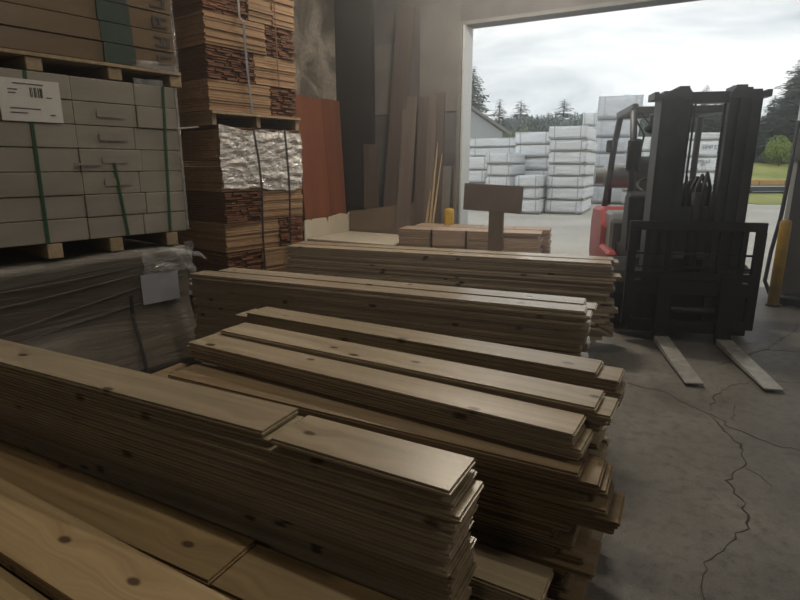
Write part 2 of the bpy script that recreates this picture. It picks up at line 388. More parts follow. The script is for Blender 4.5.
# ------------------------------------------------------------------ loose plank piles
TH = .0205
_pm = {}
def plank_mesh(L, w, t, flip, mat):
    L = round(L, 2); key = (L, round(w, 3), round(t, 4), flip, mat.name)
    if key in _pm: return _pm[key]
    lip = .0055; y0, y1 = (-lip, w - lip) if flip else (lip, w + lip)
    # tongue-and-groove board as one closed skin: three layers joined ring by ring
    m = MB(); e0, e1 = (lip * .7, L + lip)
    m.box(0, L, 0, w, 0, t * .36).box(e0, e1, y0, y1, t * .36, t * .64).box(0, L, 0, w, t * .64, t)
    me = m.mesh('plank'); me.materials.append(mat); _pm[key] = me
    return me
def pile_axis(p0, p1):
    a = math.atan2(p1[1] - p0[1], p1[0] - p0[0]); L = math.hypot(p1[0] - p0[0], p1[1] - p0[1])
    return a, L
NPL = 0
def column(p0, p1, w, ztop, nvis, where, look, group, mat, zfloor=.09, jit=.05, jy=.006, lj=None, th=TH, core=True, tops=None):
    """one column of boards: p0-p1 is its front lower line seen from above; nvis boards of it are built singly, the rest as one mass"""
    global NPL
    a, L = pile_axis(p0, p1); rs = random.Random(hash(where) % 1000 + 3); rs = random.Random(sum(map(ord, where)))
    d = Vector((cos(a), sin(a), 0)); nrm = Vector((-sin(a), cos(a), 0)); base = Vector((*p0, 0))
    n = int((ztop - zfloor) / th)
    z = ztop - th
    for i in range(n):
        j0 = rs.gauss(0, jit); j1 = rs.gauss(0, jit); dy = rs.uniform(-jy, jy); da = rs.gauss(0, .003)
        if lj and i in lj: j1 = lj[i]
        if i == 0: j0 = j1 = dy = da = 0
        if i < nvis:
            me = plank_mesh(L + j1 - j0, w, th - .0006, rs.random() < .5, mat)
            lab = f"{look} plank, {ORD[i]} {'board' if i == 0 else 'from top'} of {where}"
            o = link('plank', me, None, loc=base + d * j0 + nrm * dy + Vector((0, 0, z)), rot=(0, 0, a + da), label=lab, cat='plank', group=group)
            NPL += 1
        else:
            if i == nvis: cm = MB(); i0 = i
            cm.box(j0, L + j1, dy, w + dy, z, z + th - .0006)
        z -= th
    if n > nvis: cm.build('stacked_lumber', mat, loc=base, rot=(0, 0, a), label=f"tight lower layers of {where}", cat='lumber', kind='stuff')
    return a, L
def bearers(p0, p1, width, where, k=3, z1=.089):
    k = 3
    a, L = pile_axis(p0, p1)
    for i in range(k):
        f = .12 + .76 * i / (k - 1)
        o = MB().box(-.045, .045, -.01, width + .01, 0, z1).build('timber_bearer', M['dunnage'], loc=(p0[0] + cos(a) * L * f, p0[1] + sin(a) * L * f, 0), rot=(0, 0, a),
            label=f"rough square timber under the {('wrapped pallet end', 'middle', 'aisle end')[i]} of the {where}", cat='timber', group=f"bearers under the {where}")
g = 'boards in the low pile of fresh pine'
# low pile of fresh pine nearest the lens
column((-3.2, .605), (-.62, .575), .185, .505, 4, 'the middle column, low fresh pile', 'yellow knotty', g, M['pine_low'], th=.024)
column((-3.2, .405), (-.58, .375), .185, .478, 3, 'the outer column, low fresh pile', 'yellow pine', g, M['pine_low'], th=.024)
column((-3.2, .745), (-1.02, .815), .175, .462, 1, 'the inner column, low fresh pile', 'long amber', g, M['pine_amber_shaded'], th=.022, zfloor=.43)
column((-1.012, .816), (-.46, .833), .175, .452, 1, 'the low fresh pile, short end', 'short amber', g, M['pine_amber_shaded'], th=.022, zfloor=.42)
column((-3.2, .745), (-.46, .833), .175, .429, 2, 'the inner column under the long amber plank', 'pine', g, M['pine_low'], th=.022)
bearers((-3.2, .40), (-.6, .37), .55, 'low fresh pile', 4)
# D: knotty pile with a board that ends half way
g = 'boards in the knotty pile behind the low one'
column((-3.3, .978), (-1.062, 1.084), .172, .752, 1, 'the knotty pile', 'long pale knotty', g, M['pine'], zfloor=.73)
column((-3.3, .974), (-1.03, 1.078), .172, .752 - TH, 1, 'the knotty pile, long half', 'pale pine', g, M['pine'], zfloor=.71)
column((-1.018, 1.075), (-.471, 1.082), .170, .745, 1, 'the knotty pile, short half', 'short pale knotty', g, M['pine'], zfloor=.723)
column((-3.3, .985), (-.462, 1.082), .170, .752 - 2 * TH, 17, 'the knotty pile below its top boards', 'brown-edged pine', g, M['pine'], jit=.012, jy=.006, lj={0: .03, 1: .025, 2: .01, 3: .015})
bearers((-3.3, .97), (-.462, 1.082), .17, 'knotty pile', 4)
# E: low step between the knotty pile and the middle pile
g = 'boards in the low step between two piles'
column((-2.2, 1.285), (-.281, 1.285), .140, .352, 5, 'the low step behind the knotty pile', 'warm pine', g, M['pine'], jit=.02)
bearers((-2.2, 1.285), (-.281, 1.285), .14, 'low step of boards')
# C: middle pile with two boards side by side on top
g = 'boards in the middle pile with two boards on top'
column((-1.938, 1.752), (-.247, 1.722), .155, .752, 12, 'the rear column, middle pile', 'pale grey pine', g, M['pine'], jit=.03, lj={1: .05, 2: .03})
column((-1.975, 1.596), (-.274, 1.543), .150, .732, 4, 'the front column, middle pile', 'pale weathered pine', g, M['pine'], jit=.02, zfloor=.648, lj={1: .0, 2: .03, 3: .02})
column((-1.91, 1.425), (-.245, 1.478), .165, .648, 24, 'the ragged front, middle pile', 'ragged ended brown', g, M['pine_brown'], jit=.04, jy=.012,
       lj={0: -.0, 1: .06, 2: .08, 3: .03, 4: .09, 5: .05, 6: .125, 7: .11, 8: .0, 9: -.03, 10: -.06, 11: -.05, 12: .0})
bearers((-1.91, 1.425), (-.245, 1.478), .42, 'middle pile')
# R3: narrow pile
g = 'boards in the narrow pile'
column((-2.062, 2.047), (-.300, 2.040), .150, .752, 16, 'the narrow pile', 'greenish pale pine', g, M['pine'], jit=.03, lj={1: .08, 2: .075, 3: .09, 4: .085, 5: .09, 6: .07})
bearers((-2.062, 2.047), (-.300, 2.040), .15, 'narrow pile')
# R4: wide two column pile
g = 'boards in the wide pile reaching to the wrapped pallets'
p0, p1 = Vector((-3.19, 2.650)), Vector((-.515, 2.935))
n4 = Vector((p0.y - p1.y, p1.x - p0.x)).normalized()
column(p0, p1, .144, .752, 28, 'the front column, wide pile', 'brown weathered', g, M['pine_far'], jit=.02, lj={1: .03})
column(p0 + n4 * .152 + Vector((.12, .012)), p1 + n4 * .152 - Vector((.02, .0)), .144, .757, 28, 'the rear column, wide pile', 'grey brown', g, M['pine_far'], jit=.03, lj={1: .06})
bearers(p0, p1, .30, 'wide pile', 4)
# R5: farthest pile
g = 'boards in the pile nearest the door'
p0, p1 = Vector((-3.52, 4.07)), Vector((-.625, 4.545))
n5 = Vector((p0.y - p1.y, p1.x - p0.x)).normalized()
column(p0, p1, .165, .752, 30, 'the front column, forklift side pile', 'brown edged', g, M['pine_far'], jit=.025, lj={5: .08})
column(p0 + n5 * .173, p1 + n5 * .173 + Vector((.02, 0)), .165, .757, 24, 'the rear column, forklift side pile', 'pale brown', g, M['pine_far'], jit=.03)
bearers(p0, p1, .34, 'pile next to the forklift', 4)
print('planks', NPL)

# ------------------------------------------------------------------ pallet units on the left
PX = -3.9; TURN = R(-8.9)
def packs(parent, zs, splits, x1, x0, mat, name='board_pack', jx=.006):
    for i in range(len(zs) - 1):
        for j in range(len(splits) - 1):
            dx = random.uniform(-jx, jx)
            MB().box(x0, x1 + dx, splits[j] + .0015, splits[j + 1] - .0015, zs[i] + .002, zs[i + 1] - .002).build(name, mat, parent, bevel=.004)
def dunnage(zs, y, name='timber_block'):
    pass
def strap_line(parent, pts, mat, w=.018, name='strap'):
    m = MB(); vs = []; fs = []
    for x, y, z in pts: vs += [(x, y - w / 2, z), (x, y + w / 2, z), (x + .003, y + w / 2, z), (x + .003, y - w / 2, z)]
    for i in range(len(pts) - 1):
        a, b = 4 * i, 4 * i + 4
        fs += [(a + k, b + k, b + (k + 1) % 4, a + (k + 1) % 4) for k in range(4)]
    fs += [(0, 1, 2, 3), tuple(len(vs) - 1 - k for k in range(4))]
    return m.add(vs, fs).build(name, mat, parent)
x0 = PX - 1.0
# lowest: film wrapped unit
u = empty('wrapped_pallet', (0, 0, 0), TURN, label='grey film wrapped board pallet at the bottom of the pallet stack', cat='pallet load')
def wrap_box(x0, x1, y0, y1, z0, z1, nx, ny, nz, amp, fr=3.0, seed=0):
    bm = bmesh.new()
    def grid(f, na, nb):
        vs = [[bm.verts.new(f(i / na, j / nb)) for j in range(nb + 1)] for i in range(na + 1)]
        for i in range(na):
            for j in range(nb): bm.faces.new((vs[i][j], vs[i + 1][j], vs[i + 1][j + 1], vs[i][j + 1]))
    X = lambda t: x0 + (x1 - x0) * t
    Y = lambda t: y0 + (y1 - y0) * t
    Z = lambda t: z0 + (z1 - z0) * t
    grid(lambda a, b: (x1, Y(a), Z(b)), ny, nz); grid(lambda a, b: (x0, Y(1 - a), Z(b)), ny, nz)
    grid(lambda a, b: (X(a), y0, Z(b)), nx, nz); grid(lambda a, b: (X(1 - a), y1, Z(b)), nx, nz)
    grid(lambda a, b: (X(a), Y(b), z1), nx, ny); grid(lambda a, b: (X(a), Y(1 - b), z0), nx, ny)
    bmesh.ops.remove_doubles(bm, verts=bm.verts, dist=.0005)
    c = Vector(((x0 + x1) / 2, (y0 + y1) / 2, (z0 + z1) / 2))
    for v in bm.verts:
        p = v.co * fr + Vector((seed * 7.1, seed * 3.3, 0)); nv = mnoise.noise_vector(p) * amp + mnoise.noise_vector(p * 3.1) * amp * .5
        v.co += nv
        # rounded corners
        k = sum(abs(v.co[i] - c[i]) > .47 * (x1 - x0, y1 - y0, z1 - z0)[i] for i in range(3))
        if k >= 2: v.co += (c - v.co).normalized() * .012
    m = bpy.data.meshes.new('wrap'); bm.to_mesh(m); bm.free()
    m.polygons.foreach_set('use_smooth', [True] * len(m.polygons))
    return m
def skirt(z): return .17 * max(0, .46 - z) / .46      # the film splays out towards the floor
wm = wrap_box(x0, PX, -.1, 2.315, .012, .91, 8, 18, 12, .012, 2.6, 1)
for v in wm.vertices:
    if v.co.x > PX - .1: v.co.x += skirt(v.co.z)
link('wrap', wm, M['grey_film'], u)
for yy in (.2, 1.2, 2.15): MB().box(x0 + .02, PX - .02, yy - .05, yy + .05, 0, .03).build('bearer', M['dunnage'], u)
MB().box(PX + .012, PX + .018, 1.92, 2.21, .51, .73).build('label_sheet', M['blue_paper'], u, label='bluish label sheet under film')
strap_line(u, [(PX + .016 + skirt(z_), 1.84 - .03 * (.6 - z_), z_) for z_ in (.60, .46, .3, .15, .03)], M['strap_dark'], .02)
def film_patch(y0, y1, z0, z1, x, amp, n=16, seed=1, ragged=.05):
    vs = []; fs = []
    for i in range(n + 1):
        for j in range(n + 1):
            a, b = i / n, j / n
            y = y0 + (y1 - y0) * a; z = z0 + (z1 - z0) * b
            nv = mnoise.noise_vector(Vector((y * 6 + seed, z * 13, seed)))
            if j in (0, n): z += nv.y * ragged
            if i in (0, n): y += nv.z * ragged
            xx = x + abs(nv.x) * amp + (random.random() - .5) * amp * .22
            vs.append((xx, y, z))
    for i in range(n):
        for j in range(n): q = i * (n + 1) + j; fs.append((q, q + n + 1, q + n + 2, q + 1))
    return MB().add(vs, fs)
film_patch(1.96, 2.31, .73, .90, PX + .012, .03, 14, 3, .05).build('film_flap', M['clear_film'], u)
film_patch(2.30, 2.37, .50, .93, PX - .03, .05, 10, 5, .03).build('film_flap', M['clear_film'], u)
MB().tube([(PX, 2.34, .84), (PX + .03, 2.40, .83), (PX + .05, 2.45, .785)], [.02, .016, .004], 6).build('film_tail', M['clear_film'], u)
for k_, (za, zb) in enumerate(((.70, .82), (.60, .76), (.38, .68), (.30, .56))):
    MB().tube([(PX + .006, .1 + 2.15 * s, za + (zb - za) * s + .01 * sin(7 * s + k_)) for s in [i / 12 for i in range(13)]], .006, 5).build('film_fold', M['grey_film'], u)
def block(y, z0, z1, where, x1=PX, dy=.045):
    o = MB().box(x0 + .02, x1, y - dy, y + dy, z0, z1).build('timber_block', M['dunnage'], bevel=.004, rot=(0, 0, TURN))
    setp(o, label=f"square timber spacer {where}", cat='timber', group='spacers between the pallet units')
for y, w_ in ((1.40, 'third from the cedar end under the white board unit'), (1.79, 'second from the cedar end under the white board unit'), (2.205, 'at the cedar end under the white board unit'), (.4, 'out of sight under the white board unit')): block(y, .922, 1.015, w_)
# middle: white boards
u = empty('white_board_unit', (0, 0, 0), TURN, label='unit of white boards banded green in the middle of the pallet stack', cat='pallet load')
zs = [1.02 + .1475 * i for i in range(8)]
for i in range(7):
    sp = [-.1, .78 + .04 * (i % 2), 1.62, 2.0 + (.03 if i > 4 else .03 * (i % 2)), 2.33]
    packs(u, zs[i:i + 2], sp, PX, x0, M['white_pack'])
for i in (2, 3, 4, 5):
    MB().box(PX + .0065, PX + .0085, 1.76, 1.95, zs[i] + .055, zs[i] + .105).build('printed_patch', M['grey_patch'], u)
for (ya, yb, za, zb) in ((1.375, 1.365, 2.05, 1.02), (1.835, 1.875, 1.52, 1.02), (2.24, 2.19, 2.05, 1.02)):
    m_ = MB(); m_.add([(PX + .009, ya - .010, za), (PX + .009, ya + .010, za), (PX + .009, yb + .010, zb), (PX + .009, yb - .010, zb), (PX + .006, ya - .010, za), (PX + .006, ya + .010, za), (PX + .006, yb + .010, zb), (PX + .006, yb - .010, zb)],
          [(0, 1, 2, 3), (7, 6, 5, 4), (0, 4, 5, 1), (1, 5, 6, 2), (2, 6, 7, 3), (3, 7, 4, 0)]); m_.build('strap', M['strap_green'], u, label='green band')
MB().box(PX - .01, PX + .010, 2.33, 2.345, 1.03, 2.05).build('corner_film', M['clear_film'], u)
lb = MB().box(PX + .010, PX + .014, 1.22, 1.55, 1.76, 2.0).build('label_sheet', M['paper'], u, label='white paper label with a barcode')
for i, bw in enumerate((.008, .004, .010, .004, .008, .012, .005)):
    MB().box(PX + .014, PX + .0155, 1.385 + i * .0105, 1.385 + i * .0105 + bw * .75, 1.90, 1.955).build('barcode_bar', M['ink'], lb)
for (ya, yb, z_) in ((1.30, 1.46, 1.97), (1.27, 1.32, 1.935), (1.27, 1.31, 1.915), (1.27, 1.43, 1.83), (1.27, 1.36, 1.805), (1.47, 1.50, 1.90), (1.48, 1.51, 1.80)):
    MB().box(PX + .014, PX + .0155, ya, yb, z_, z_ + .006).build('print_line', M['ink'], lb)
MB().box(PX + .010, PX + .016, 1.58, 1.75, 1.505, 1.518).build('staple_tab', M['grey_patch'], u)
film_patch(2.03, 2.25, 2.035, 2.085, PX - .01, .02, 8, 9, .02).build('film_flap', M['clear_film'], u)
for y, w_ in ((1.435, 'third from the cedar end under the topmost brown unit'), (1.915, 'second from the cedar end under the topmost brown unit'), (2.35, 'at the cedar end under the topmost brown unit'), (.4, 'out of sight under the topmost brown unit')): block(y, 2.057, 2.135, w_)
# top: brown packs with teal print
u = empty('brown_board_unit', (0, 0, 0), TURN, label='unit of brown boards with teal print and lettering on top of the pallet stack', cat='pallet load')
MB().box(x0, PX + .012, -.1, 2.39, 2.138, 2.158).build('deck_board', M['dunnage'], u)
zs = [2.16 + .125 * i for i in range(9)]
for i in range(8): packs(u, zs[i:i + 2], [-.1, .95 - .1 * (i % 2), 2.36], PX, x0, M['brown_pack'])
for i in range(8):
    z_ = zs[i]
    yo = -.008 * i
    MB().box(PX + .006, PX + .010, 1.855 + yo, 2.065 + yo, z_ + .003, z_ + .122).build('teal_print', M['teal'], u)
    # sideways block letter on each course
    y0_, y1_ = 2.22 - .006 * i, 2.33 - .006 * i
    lt = MB(); lt.box(PX + .006, PX + .0105, y0_, y1_, z_ + .028, z_ + .040).box(PX + .006, PX + .0105, y0_, y1_, z_ + .082, z_ + .095)
    lt.box(PX + .006, PX + .0105, (y0_ + .0, y1_ - .025)[i % 2], (y0_ + .025, y1_)[i % 2], z_ + .040, z_ + .082)
    if i % 3: lt.box(PX + .006, PX + .0105, y0_ + .045, y0_ + .065, z_ + .040, z_ + .082)
    lt.build('printed_letter', M['ink'], u, label='dark sideways block lettering')
film_patch(2.05, 2.36, 2.155, 2.20, PX + .008, .025, 14, 12, .02).build('film_fringe', M['clear_film'], u)
film_patch(2.335, 2.38, 2.15, 3.1, PX - .01, .02, 14, 15, .02).build('corner_film', M['clear_film'], u)

# ------------------------------------------------------------------ cedar shingle loads
_cb = {}
def bundle_mesh(wy, h, dark, dx, seed):
    rs = random.Random(seed); n = 12 if not dark else 13; m = MB(); t = h / n
    for i in range(n):
        z = i * t; g = rs.uniform(.0015, .004) if not dark else rs.uniform(.002, .006)
        if dark:                                    # thin tips with gaps: several shingles a course
            y = 0
            while y < wy - .02:
                w = min(rs.uniform(.05, .13), wy - y); j = rs.uniform(-.03, .012)
                m.box(-dx, j, y + .003, y + w - .003, z, z + t - g - rs.uniform(0, .006)); y += w
        else:
            j = rs.uniform(-.014, .006); e = rs.uniform(-.006, .006)
            m.box(-dx, j, e, wy + rs.uniform(-.006, .006), z, z + t - g)
    return m.mesh('shingle_bundle')
def cedar_load(t, rows, y0, wid, z0, h, dx, x, seed):
    for i, sp in enumerate(rows):
        ya = 0
        for (f, dark) in sp:
            me = bundle_mesh((f - ya) * wid - .006, h - .006, dark, dx, seed + i * 7 + int(f * 10))
            o = link('shingle_bundle', me, M['cedar_dark' if dark else 'cedar_light'], t, loc=(x + random.uniform(-.012, .012), y0 + ya * wid + .003, z0 + i * h))
            o['kind'] = 'stuff'
            ya = f
CX, CY, CW = -4.5, 3.06, 1.01
low = empty('cedar_load', (0, 0, 0), TURN, label='cedar shingle bundles with torn silver film, lower of the two cedar loads', cat='cedar load')
cedar_load(low, [[(.42, 1), (.5, 1), (1, 0)], [(.42, 1), (1, 0)], [(.66, 0), (1, 1)], [(.45, 1), (1, 0)], [(.66, 0), (1, 0)], [(.45, 0), (1, 0)]], CY + .03, CW - .03, .12, .286, 1.0, CX, 11)
for s in (0, 1, 2): MB().box(CX - 1.0, CX, CY + .06 + s * .42, CY + .16 + s * .42, 0, .118).build('bearer', M['dunnage'], low)
film_patch(CY + .02, CY + 1.0, 1.28, 1.845, CX + .012, .038, 34, 21, .045).build('torn_film', M['silver_film'], low)
MB().box(CX - 1.0, CX - .01, CY + .05, CY + 1.0, 1.842, 1.852).build('lid_board', M['cedar_dark'], low)
strap_line(low, [(CX - .3, CY + .36, 1.857), (CX + .07, CY + .36, 1.857), (CX + .075, CY + .40, 1.55), (CX + .07, CY + .42, 1.3), (CX + .03, CY + .43, .8), (CX + .03, CY + .44, .15)], M['strap_dark'], .022)
strap_line(low, [(CX - .3, CY + .73, 1.857), (CX + .07, CY + .74, 1.857), (CX + .075, CY + .76, 1.5), (CX + .07, CY + .77, 1.25), (CX + .03, CY + .78, .7), (CX + .03, CY + .78, .15)], M['strap_dark'], .022)
up = empty('cedar_load', (0, 0, 0), TURN, label='strapped cedar shingle bundles on a pallet, upper of the two cedar loads', cat='cedar load')
cedar_load(up, [[(.67, 0), (1, 1)], [(.5, 1), (1, 0)], [(.64, 0), (1, 1)], [(.46, 1), (.73, 0), (1, 0)], [(.6, 0), (1, 1)], [(.5, 1), (1, 0)]], CY - .05, CW + .02, 1.985, .272, 1.0, CX + .02, 51)
pal = MB(); pal.box(CX - .98, CX + .03, CY - .04, CY + 1.0, 1.958, 1.98)
pal.build('pallet_deck', M['dunnage'], up)
for s in (-.03, .46, .95): MB().box(CX - .98, CX - .0, CY + s, CY + s + .045, 1.862, 1.957).build('pallet_runner', M['lumber'], up)
strap_line(up, [(CX + .03, CY + .31, 3.2), (CX + .035, CY + .31, 2.80), (CX + .06, CY + .33, 2.76), (CX + .035, CY + .36, 2.38), (CX + .035, CY + .39, 1.99), (CX - .2, CY + .39, 1.985)], M['strap_steel'], .024)
strap_line(up, [(CX + .03, CY + .72, 3.2), (CX + .035, CY + .72, 2.55), (CX + .035, CY + .73, 2.25)], M['cedar_dark'], .012, 'loose_splinter')

# ------------------------------------------------------------------ sheets in the far corner
def slab(name, M_, x0, x1, y0, y1, z0, z1, loc, rot, **k): return MB().box(x0, x1, y0, y1, z0, z1).build(name, M_, loc=loc, rot=rot, **k)
slab('plywood_sheet', M['orange_ply'], 0, .018, 0, .665, 0, 2.522, (-5.42, 6.77, .003), (0, R(-3), 0), label='red-brown plywood sheet leaning on the mottled wall next to the cedar', cat='sheet', group='red-brown sheets')
slab('plywood_sheet', M['orange_ply'], 0, .018, 0, .44, 0, 2.537, (-5.42, 7.44, .003), (0, R(-3), 0), label='red-brown plywood sheet leaning on the mottled wall next to the black corner', cat='sheet', group='red-brown sheets')
MB().prism([(6.64, .002), (7.86, .002), (7.88, .74), (7.80, .70), (7.62, .735), (7.27, .70), (7.25, .62), (7.20, .70), (6.87, .70), (6.83, .67), (6.78, .70), (6.66, .69)], -5.385, -5.367, 'x').build('pale_board', M['white_sheet'], label='chipped cream board standing upright below the red-brown sheets', cat='board')
for i in range(9):
    slab('cream_sheet', M['white_sheet'], 0, 1.50 + random.uniform(-.01, .01), 0, 1.14, 0, .016, (-5.345 + random.uniform(-.01, .01), 6.68 + random.uniform(-.01, .01), .268 + .0168 * i), (0, 0, 0),
         label=f"flat cream sheet, {ORD[8 - i]} of the pile in the far corner", cat='sheet', group='cream sheets lying in the corner')
for i in range(3):
    slab('timber_bearer', M['dunnage'], -.05, .05, 0, 1.1, 0, .266, (-5.2 + i * .6, 6.69, 0), (0, 0, 0), label=f"timber crib under the cream sheets, {('at the wall', 'in the middle', 'at the aisle end')[i]}", cat='timber', group='cribs under the cream sheets')
MB().prism([(0, -.418), (1.5, -.418), (1.5, .555), (1.2, .50), (1.18, .46), (.9, .465), (.5, .40), (.38, .40), (.36, .37), (.02, .34)], 0, .02, 'y').build('brown_board', M['brown_sheet'], loc=(-5.36, 7.84, .42),
    label='dark brown board with a ragged top edge standing across the corner', cat='board')
# boards leaning on the back wall: (x bottom centre, x top centre, width, height, mat, label)
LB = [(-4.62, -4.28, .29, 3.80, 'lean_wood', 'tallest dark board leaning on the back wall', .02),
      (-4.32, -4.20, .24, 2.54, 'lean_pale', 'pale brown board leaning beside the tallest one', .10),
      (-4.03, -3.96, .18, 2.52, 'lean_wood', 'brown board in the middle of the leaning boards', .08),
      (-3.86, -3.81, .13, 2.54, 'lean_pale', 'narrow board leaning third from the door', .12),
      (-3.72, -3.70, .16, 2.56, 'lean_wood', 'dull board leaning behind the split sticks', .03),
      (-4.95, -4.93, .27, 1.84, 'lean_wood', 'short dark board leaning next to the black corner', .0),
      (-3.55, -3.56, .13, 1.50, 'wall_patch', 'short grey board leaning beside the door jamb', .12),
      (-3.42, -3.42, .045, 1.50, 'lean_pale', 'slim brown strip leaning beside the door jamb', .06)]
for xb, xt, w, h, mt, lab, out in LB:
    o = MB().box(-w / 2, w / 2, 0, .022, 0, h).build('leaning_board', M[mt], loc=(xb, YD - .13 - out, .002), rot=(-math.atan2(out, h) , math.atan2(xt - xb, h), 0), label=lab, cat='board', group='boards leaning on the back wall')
for xb, xt, h, w, lab in ((-3.76, -3.72, 2.05, .03, 'long pale split stick leaning by the door'), (-3.74, -3.64, 1.7, .025, 'thin pale split stick crossing the long one'), (-3.84, -3.79, 1.15, .05, 'short pale splintered stick leaning low')):
    MB().prism([(-w / 2, 0), (w / 2, 0), (w * .4, h * .6), (w * .1, h), (-w * .2, h * .8), (-w * .5, h * .5)], 0, .02, 'y').build('split_stick', M['stick'], loc=(xb, YD - .40, .002), rot=(-.14, math.atan2(xt - xb, h), 0), label=lab, cat='stick', group='split sticks by the door')
# bollards
def bollard(x, y, h, r, lab, lean=(0, 0)):
    t = empty('bollard', (x, y, 0), 0, label=lab, cat='bollard'); t.rotation_euler = (lean[0], lean[1], 0)
    MB().lathe([(r, 0), (r, h - .03), (r * .86, h - .005), (r * .5, h + .005), (0, h + .008)], 20).build('post', M['yellow'], t, smooth=True)
    MB().lathe([(r * 1.25, 0), (r * 1.25, .02), (r, .022)], 20).build('base_ring', M['steel_dark'], t)
bollard(-3.40, 7.62, .88, .075, 'yellow bollard by the far door jamb behind the strapped shingle packs')
bollard(.73, 7.14, .94, .055, 'yellow bollard standing beside the forklift at the door')
# cable and hose by the right jamb
cb = MB().tube([(0.86, 7.94, 3.3), (0.88, 7.93, 2.4), (0.90, 7.88, 1.72), (0.98, 7.86, 1.62), (1.04, 7.90, 1.75), (1.06, 7.95, 2.5)], .010, 6).build('cable', M['black_rubber'], smooth=True)
setp(cb, 'thin dark cable looped on the door jamb beside the forklift', 'cable')
hs = MB().tube([(.77, 7.9, 2.0), (.76, 7.9, 1.3), (.745, 7.88, .9), (.70, 7.85, .5), (.68, 7.78, .16), (.74, 7.70, .03)], .022, 8).build('rubber_seal', M['black_rubber'], smooth=True)
setp(hs, 'black rubber door seal hanging loose along the jamb', 'seal')
sw = empty('switch_box', (.83, 7.93, 1.72), 0, label='small grey switch box on the door jamb near the yellow bollard', cat='switch')
MB().box(-.05, .05, -.05, .04, -.16, .16).build('box', M['grey_paint'], sw, bevel=.006)
MB().tube([(0, -.05, .02), (0, -.075, .02)], .016, 10).build('button', M['steel_black'], sw)
pts = []
for i in range(70):
    t_ = i / 69; a_ = t_ * 2 * pi * 3; pts.append((1.06 + .24 * cos(a_) * (1 + .1 * t_), 7.28 + .20 * sin(a_), .035 + .06 * t_ + .01 * sin(5 * a_)))
hb = MB().tube(pts, .033, 8).build('hose', M['black_rubber'], smooth=True); setp(hb, 'coiled black hose on the floor beside the yellow bollard', 'hose')

# T shaped board sign
t = empty('board_sign', (-2.135, 6.1, 0), 0, label='plain brown T-shaped board sign standing before the strapped shingle packs', cat='sign')
MB().box(-.085, .085, 0, .04, 0, 1.0).build('post', M['sign_brown'], t)
MB().box(-.35, .35, -.018, -.001, -.15, .155).build('board', M['sign_brown'], t, loc=(-.045, 0, 1.14), rot=(0, R(2.0), 0))
MB().box(-.3, .3, -.25, .25, 0, .03).build('foot', M['sign_brown'], t)
# strapped grey shingle packs by the door
t = empty('shingle_pack_load', (-3.79, 6.76, 0), R(11), label='low double row of grey shingle packs strapped on timbers before the open door', cat='cedar load')
for rw in range(2):
    for k in range(4):
        for tier in range(2):
            wx = .485; n = 9; m_ = MB(); h = .276
            for i in range(n):
                z = i * h / n; y = 0
                j0 = random.uniform(-.008, .008); j1 = random.uniform(-.02, .03) if k == 3 else random.uniform(-.008, .004)
                m_.box(j0 + .006, wx - .006 + j1, random.uniform(0, .012), .415 + random.uniform(-.012, 0), z, z + h / n - .003)
            m_.build('shingle_pack', M['cedar_pack'], t, loc=(k * wx + rw * .09, rw * .47, .09 + tier * .28), kind='stuff')
for s in (.15, .9, 1.65): MB().box(s, s + .09, 0, .8, 0, .089).build('bearer', M['dunnage'], t)
for s in (.485, .97, 1.455): MB().box(s - .012, s + .012, -.012, -.004, .09, .65).build('strap', M['strap_dark'], t)

# ------------------------------------------------------------------ forklift
F = empty('forklift', (-.20, 5.66, 0), R(17), label='dark forklift with red body parked at the open door, forks toward the camera', cat='forklift')
SD, SB = M['steel_dark'], M['steel_black']
for s in (-1, 1):
    Mx = Matrix.Translation((s * .50, .06, .315)) @ Matrix.Rotation(R(90), 4, 'Y')
    ty = MB().lathe([(.19, -.10), (.28, -.105), (.312, -.08), (.315, 0), (.312, .08), (.28, .105), (.19, .10)], 32, Mx).build('front_tyre', M['rubber'], F, smooth=True)
    MB().lathe([(0, -.085), (.07, -.085), (.09, -.06), (.17, -.05), (.195, -.09), (.195, .09), (.17, .05), (.09, .06), (.07, .085), (0, .085)], 24, Mx).build('hub', M['hub'], ty, smooth=True)
    Mx = Matrix.Translation((s * .42 + .03, 1.62, .27)) @ Matrix.Rotation(R(90), 4, 'Y')
    ty = MB().lathe([(.15, -.08), (.24, -.085), (.268, -.06), (.27, 0), (.268, .06), (.24, .085), (.15, .08)], 28, Mx).build('rear_tyre', M['rubber'], F, smooth=True)
    MB().lathe([(0, -.05), (.12, -.04), (.152, -.07), (.152, .07), (.12, .04), (0, .05)], 20, Mx).build('hub', M['hub'], ty, smooth=True)
    # fender over the drive wheel
    fd = []
    for i in range(9):
        a_ = R(10 + 150 * i / 8); fd.append((.06 - .37 * cos(a_), .315 + .345 * sin(a_)))
    fd += [(y * .93 + .007, z - .03) for y, z in reversed(fd)]
    MB().prism(fd, s * .36 if s > 0 else -.59, .54 if s > 0 else -.36, 'x').build('fender', SB, F)
MB().box(-.40, .40, -.12, 1.35, .14, .70).build('chassis', SB, F, bevel=.02)
MB().prism([(.25, .68), (.60, .68), (.56, 1.20), (.46, 1.26), (.33, 1.22)], -.42, .42, 'x').build('cowl', SB, F, bevel=.015)
MB().prism([(.95, .55), (1.5, .55), (1.5, 1.0), (1.05, 1.0), (.95, .92)], -.47, .47, 'x').build('seat_deck', M['grey_paint'], F, bevel=.03)
MB().prism([(1.35, .22), (2.1, .22), (2.28, .40), (2.30, .80), (2.18, 1.0), (1.5, 1.03), (1.25, .85), (1.3, .40)], -.52, .56, 'x').build('counterweight', M['red_paint'], F, bevel=.04)
MB().box(-.56, -.40, .55, 1.25, .30, .36).build('step', SB, F, bevel=.01)
MB().box(-.53, -.42, .62, 1.30, .44, .62).build('side_panel', M['red_paint'], F, bevel=.03)
